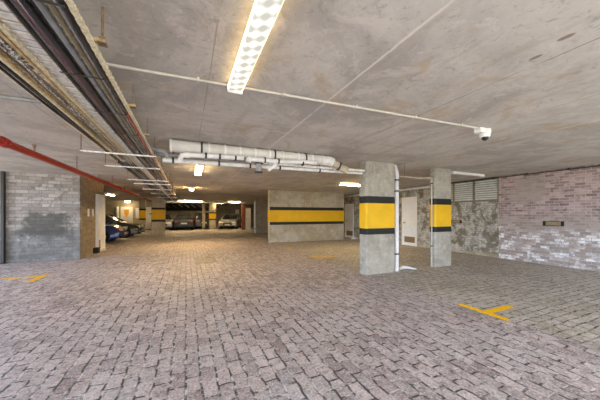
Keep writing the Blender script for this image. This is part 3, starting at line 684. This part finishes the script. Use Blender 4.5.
# ------------------------------------------------------------------ cable trays
def ladder(label, x0, x1, y0, y1, z, mat, rung_mat, pitch, hgt=0.055, name='cable_tray', wide=0.022, rail=0.055):
    t = thing(name, label, 'cable tray', ((x0+x1)/2, (y0+y1)/2, z))
    for x in (x0, x1):
        m = MB(); m.box(x-wide/2, x+wide/2, y0, y1, z, z+rail)
        m.box(x-wide*0.9, x+wide*0.9, y0, y1, z-0.004, z+0.003)
        k = y0+0.02
        while k < min(y1, 9):                                   # folded lugs on the outer face
            m.box(x-wide*1.1, x+wide*1.1, k, k+pitch*0.5, z-0.003, z+0.022); k += pitch
        m.build('side_rail', mat, t)
    m = MB(); k = y0+0.02
    while k < y1:
        m.box(x0, x1, k, k+pitch*0.66, z+hgt-0.012, z+hgt-0.004); k += pitch
    m.build('rungs', rung_mat, t)
    return t
TZ = 2.325
ladder('main cable tray with cream rails carrying thick black cables', -0.862, -0.482, -1.5, 21.0, TZ, M['cream'], M['galv'], 0.075, hgt=0.045, rail=0.016, wide=0.012)
ladder('middle cable tray with yellowed rails and thin data cables', -1.005, -0.885, -1.5, 5.3, TZ-0.01, M['gold'], M['rod'], 0.06, hgt=0.045, rail=0.012, wide=0.008)
ladder('outer cable tray with pale perforated edge and black cable bundle', -1.115, -1.03, -1.5, 5.5, TZ-0.005, M['cream'], M['galv'], 0.05, hgt=0.045, rail=0.010, wide=0.010)
ladder('wide far cable tray continuing behind the drain pipes', -1.12, -0.89, 5.6, 21.0, TZ, M['dark'], M['galv'], 0.11)

def cable(name, label, x, r, mat, y0=-1.5, y1=20.5, z=None, amp=0.004, n=34, seed=0, group=None, x_end=None):
    z = TZ - r + 0.036 if z is None else z
    o = MB().tube(sag((x, y0, z), (x if x_end is None else x_end, y1, z), n, amp, seed), r, 8).build(name, mat, smooth=True)
    return tag(o, label, 'cable', group)
zt = TZ+0.033                                                      # underside of the rungs
for i, (x, r, mt, lb) in enumerate((
    (-0.522, 0.020, 'cab_black', 'flat black cable hugging the cream right rail of main tray'),
    (-0.551, 0.006, 'cab_white', 'thin pale cable between flat black and brown cables'),
    (-0.576, 0.015, 'cab_brown', 'brown cable in main tray beside the thick grey one'),
    (-0.612, 0.018, 'cab_grey', 'thick shiny grey cable in the main tray'),
    (-0.640, 0.010, 'cab_black', 'slim black cable left of the thick grey one'),
    (-0.671, 0.021, 'cab_black', 'thickest black cable in middle of the main tray'),
    (-0.704, 0.011, 'cab_red', 'dark red cable in the main tray'),
    (-0.724, 0.008, 'cab_grey', 'slim grey cable beside the dark red one'),
    (-0.748, 0.015, 'cab_black', 'black cable at left edge of bunch, next to bare rungs'))):
    cable('power_cable', lb, x, r, M[mt], z=zt-r-0.001, amp=0.003, seed=i)
o = cable('fire_cable', 'red cable in the main tray near the drain pipes', -0.505, 0.009, M['cab_fire'], y0=2.9, y1=12, z=zt-0.042, amp=0.003, seed=40)
# data cables of the middle tray: a twisted bunch
dm = ['cab_white', 'cab_dark', 'cab_grey', 'cab_white', 'cab_brown', 'cab_dark', 'cab_white']
def speckle(name, a, b, sc):
    m, nt, bs = new_mat(name); p, x, y, z = pos(nt)
    L(nt, mixc(nt, step(nt, noise(nt, p, sc, 2, 0.6), 0.46, 0.54), a, b), bs.inputs['Base Color']); bs.inputs['Roughness'].default_value = 0.4
    return m
M['speck'] = speckle('braided_grey_white_sheath', (0.10, 0.09, 0.08), (0.80, 0.77, 0.72), 55)
for i in range(7):
    x = -0.990 + i*0.0155
    cable('data_cable', 'thin wavy data cable bunched in the middle tray', x, 0.0082, M['speck'] if i % 3 else M['cab_brown'], y0=-1.5, y1=5.6+0.1*i, z=TZ+0.016+0.006*(i % 2), amp=0.010, n=70, seed=60+i, group='data cables in the middle tray')
for i in range(4):
    cable('bundle_cable', 'black cable in the drooping bundle of the outer tray', -1.042-i*0.019, 0.0115, M['cab_black'], y0=-1.5, y1=5.4, z=TZ+0.004-0.004*(i % 2), amp=0.008, n=30, seed=80+i, group='black cables in the outer tray')
for i in range(8):
    cable('spread_cable', 'dark cable spread across the wide far tray', -1.095+i*0.027, 0.009, M[('cab_dark', 'cab_black', 'cab_grey')[i % 3]], y0=5.65, y1=20.5, z=zt-0.010, amp=0.008, n=26, seed=100+i, group='cables across the far tray')
# cable ties
for y, w_ in ((1.5, 'nearest the camera'), (2.2, 'second from the camera'), (2.9, 'third from the camera'), (3.6, 'fourth from the camera'), (4.4, 'farthest from the camera')):
    o = MB().box(-0.765, -0.505, y, y+0.012, zt-0.044, zt-0.040).build('cable_strap', M['dark'])
    tag(o, 'dark strap tying the black cables under the main tray, ' + w_, 'strap', 'straps round the black cables')

# trapeze hangers
hy = [(1.87, ''), (2.85, ''), (3.8, ''), (4.66, ''), (5.88, ''), (7.92, ''), (8.83, ''), (10.6, ''), (12.8, ''), (15.4, ''), (18.2, '')]
ORD = ('nearest the camera', 'second from the camera', 'third from the camera', 'fourth, with the long pale bar', 'fifth, just behind the drain pipes', 'sixth from the camera', 'seventh from the camera', 'eighth from the camera', 'ninth from the camera', 'tenth from the camera', 'farthest from the camera')
for i, (y, _) in enumerate(hy):
    t = thing('trapeze_hanger', 'rod hanger under the cable trays, ' + ORD[i], 'hanger', (-0.9, y, 2.3), 'rod hangers of the cable trays')
    xl = -1.14 if i < 3 else -1.39
    zb = TZ+0.058 if i < 3 else TZ-0.045
    MB().box(xl, -0.435, y-0.011, y+0.011, zb, zb+0.022).build('bar', M['galv'] if i > 2 else M['gold'], t)
    for x in (xl+0.012, -0.452):
        MB().tube([(x, y, zb), (x, y, H)], 0.007, 8).build('rod', M['rod'], t)
        MB().box(x-0.022, x+0.022, y-0.022, y+0.022, zb-0.008, zb).build('washer', M['rod'], t); MB().box(x-0.014, x+0.014, y-0.014, y+0.014, zb+0.022, zb+0.034).build('nut', M['rod'], t)

# ------------------------------------------------------------------ floor markings and cover
def mark(label, boxes):
    m = MB()
    for b in boxes: m.box(b[0], b[1], b[2], b[3], 0.0, 0.003)
    tag(m.build('bay_marking', M['line_yellow']), label, 'marking')
mark('yellow T mark on the pavers in the right foreground', [(3.79, 3.89, 1.97, 2.63), (3.89, 4.46, 2.21, 2.31)])
mark('yellow T mark on the floor left of the broad column', [(3.78, 3.89, 7.05, 7.74), (3.89, 4.48, 7.31, 7.43)])
mark('short yellow dash before the striped concrete wall', [(3.78, 3.86, 9.45, 10.02)])
mark('yellow corner mark on pavers before left block wall', [(-3.60, -2.99, 7.55, 7.67), (-2.99, -2.88, 7.05, 7.80)])
t = thing('inspection_cover', 'rectangular metal inspection cover set in the lane pavers', 'cover', (0.55, 8.3, 0))
m = MB(); m.box(0.26, 0.84, 7.84, 7.90, 0, 0.006); m.box(0.26, 0.84, 8.72, 8.78, 0, 0.006); m.box(0.26, 0.32, 7.9, 8.72, 0, 0.006); m.box(0.78, 0.84, 7.9, 8.72, 0, 0.006)
m.build('frame', M['iron'], t)
MB().box(0.32, 0.78, 7.9, 8.72, 0, 0.004).build('lid', M['lid'], t)

# far ceiling conduit along the beam
t = tag(MB().tube([(-1.4, 23.9, 2.47), (7.0, 23.9, 2.47)], 0.05, 10).build('service_pipe', M['upvc'], smooth=True), 'white service pipe along the far beam over parked cars', 'pipe')

# ------------------------------------------------------------------ cars
def car(name, label, x, y, rot, paint, Lc=4.2, Wc=1.74, Hc=1.43, kind='hatch', front_amber=False):
    t = thing(name, label, 'car', (0, 0, 0), 'parked cars')
    hl, hw = Lc/2, Wc/2
    # lower body side profile (x forward, z up)
    if kind == 'sedan':
        low = [(-hl, 0.42), (-hl+0.06, 0.24), (-hl+0.3, 0.2), (hl-0.35, 0.18), (hl-0.05, 0.24), (hl, 0.45), (hl-0.08, 0.66), (hl-0.4, 0.78), (hl-1.15, 0.92), (-hl+0.95, 0.96), (-hl+0.12, 0.95), (-hl+0.02, 0.82)]
        gl = [(hl-1.25, 0.90), (hl-1.95, Hc-0.05), (hl-2.3, Hc), (-hl+1.4, Hc-0.02), (-hl+1.1, Hc-0.1), (-hl+0.55, 0.94)]
    else:
        low = [(-hl, 0.45), (-hl+0.05, 0.26), (-hl+0.3, 0.2), (hl-0.35, 0.18), (hl-0.05, 0.24), (hl, 0.45), (hl-0.06, 0.66), (hl-0.35, 0.80), (hl-1.0, 0.95), (-hl+0.4, 0.99), (-hl+0.08, 0.96), (-hl+0.01, 0.8)]
        gl = [(hl-1.05, 0.93), (hl-1.8, Hc-0.05), (hl-2.2, Hc), (-hl+0.7, Hc-0.03), (-hl+0.38, Hc-0.09), (-hl+0.10, 0.96)]
    def sec(prof, yy, f, zc0):
        return [(px*f, yy, zc0+(pz-zc0)*f) for px, pz in prof]
    m = MB(); m.ring_loft([sec(low, -hw, 0.955, 0.55), sec(low, -hw+0.05, 0.99, 0.55), sec(low, -hw+0.22, 1.0, 0.55), sec(low, hw-0.22, 1.0, 0.55), sec(low, hw-0.05, 0.99, 0.55), sec(low, hw, 0.955, 0.55)])
    parts = [m.build('body', paint, t, smooth=True)]
    cx = sum(p[0] for p in gl)/len(gl)
    def gsec(s):
        return [(cx+(px-cx)*(1 if pz < 1.0 else 0.97), s*(hw-0.07 if pz < 1.0 else hw-0.26), pz) for px, pz in gl]
    m = MB(); m.ring_loft([gsec(-1), gsec(1)]); parts.append(m.build('window_glass', M['glass'], t, smooth=False, bevel=0.02))
    # roof skin and pillars in body colour
    g0, g1 = gsec(-1), gsec(1)
    m = MB(); m.ring_loft([[(p[0], p[1]*1.01, p[2]-0.01) for p in (g0[1], g0[2], g0[3], g0[4])]+[(p[0], p[1]*1.01, p[2]+0.022) for p in (g0[4], g0[3], g0[2], g0[1])],
                           [(p[0], p[1]*1.01, p[2]-0.01) for p in (g1[1], g1[2], g1[3], g1[4])]+[(p[0], p[1]*1.01, p[2]+0.022) for p in (g1[4], g1[3], g1[2], g1[1])]])
    parts.append(m.build('roof', paint, t))
    for g in (g0, g1):
        for a, b in ((0, 1), (5, 4)):
            MB().tube([g[a], g[b]], 0.035, 6).build('pillar', paint, t, smooth=True)
        mid0 = Vector(g[0]).lerp(Vector(g[5]), 0.52); mid1 = Vector(g[2]).lerp(Vector(g[3]), 0.5)
        MB().tube([mid0, mid1], 0.03, 6).build('pillar', paint, t, smooth=True)
    for sx in (hl-0.82, -hl+0.78):
        for s in (-1, 1):
            w = MB().disc((sx, s*(hw-0.10), 0.31), 'y', 0.31, 0.21, 22).build('tyre', M['tyre'], t, smooth=True, bevel=0.02)
            q = MB(); q.disc((sx, s*(hw+0.002), 0.31), 'y', 0.06, 0.03, 12)
            for k in range(5):
                a = 2*PI*k/5
                q.tube([(sx, s*(hw+0.004), 0.31), (sx+0.19*math.cos(a), s*(hw+0.0), 0.31+0.19*math.sin(a))], 0.03, 6)
            ring = [(sx+0.2*math.cos(2*PI*k/16), s*(hw+0.0), 0.31+0.2*math.sin(2*PI*k/16)) for k in range(17)]
            q.tube(ring, 0.02, 6)
            rim = q.build('rim', M['alloy'], w, smooth=True)
            MB().disc((sx, s*(hw-0.04), 0.34), 'y', 0.37, 0.09, 24).build('wheel_arch', M['black_paint'], t)
    for s in (-1, 1):
        MB().prism([(s*(hw-0.12), 0.60), (s*(hw-0.14), 0.74), (s*(hw-0.5), 0.70), (s*(hw-0.46), 0.58)], 'x', hl-0.16, hl-0.015).build('headlamp', M['headlamp'], t, bevel=0.01)
        if front_amber: MB().box(hl-0.3, hl-0.03, s*(hw-0.1)-0.06, s*(hw-0.1)+0.06, 0.62, 0.74).build('indicator', M['amber'], t, bevel=0.01)
        MB().box(-hl-0.012, -hl+0.14, s*(hw-0.17)-0.12, s*(hw-0.17)+0.12, 0.70, 0.90).build('tail_lamp', M['taillamp'], t, bevel=0.012)
        mi = MB(); mi.box(hl-1.5, hl-1.38, s*(hw+0.06)-0.08, s*(hw+0.06)+0.08, 0.96, 1.07); mi.build('mirror', paint, t, bevel=0.02)
    MB().box(hl-0.05, hl+0.012, -0.42, 0.42, 0.40, 0.56).build('grille', M['black_paint'], t, bevel=0.01)
    MB().box(hl-0.1, hl+0.015, -hw+0.15, hw-0.15, 0.22, 0.34).build('front_bumper', M['black_paint'], t, bevel=0.02)
    MB().box(-hl-0.03, -hl+0.12, -hw+0.1, hw-0.1, 0.34, 0.52).build('rear_bumper', paint, t, bevel=0.03)
    MB().box(-hl-0.038, -hl-0.02, -0.25, 0.25, 0.56, 0.67).build('number_plate', M['plate'], t)
    MB().box(hl+0.012, hl+0.024, -0.25, 0.25, 0.36, 0.47).build('number_plate', M['plate'], t)
    t.location = (x, y, 0); t.rotation_euler = (0, 0, rot)
    return t
car('parked_car', 'dark blue car parked nearest, beyond the left white door frame', -5.0, 15.95, 0, M['blue'], kind='hatch', front_amber=True)
car('parked_car', 'charcoal car parked beside the blue one, bonnet shining', -4.62, 19.2, 0, M['cargrey'], kind='hatch', Lc=4.1)
car('parked_car', 'silver car half hidden behind far column by the trays', -1.95, 27.75, -PI/2, M['carsilver'], Lc=4.1, Wc=1.66, kind='hatch')
car('parked_car', 'black sedan in far row nearest the silver car', -0.17, 27.5, PI/2, M['carblack'], kind='sedan', Lc=4.5, Wc=1.6, Hc=1.38)
car('parked_car', 'charcoal car in far row behind plain thin post', 1.60, 28.6, PI/2, M['cargrey'], kind='hatch', Lc=3.9, Wc=1.66, Hc=1.55)
car('parked_car', 'silver car parked at an angle right of small yellow banded column', 4.32, 27.55, -PI/2-0.35, M['carsilver'], kind='hatch', Lc=3.8, Hc=1.45)
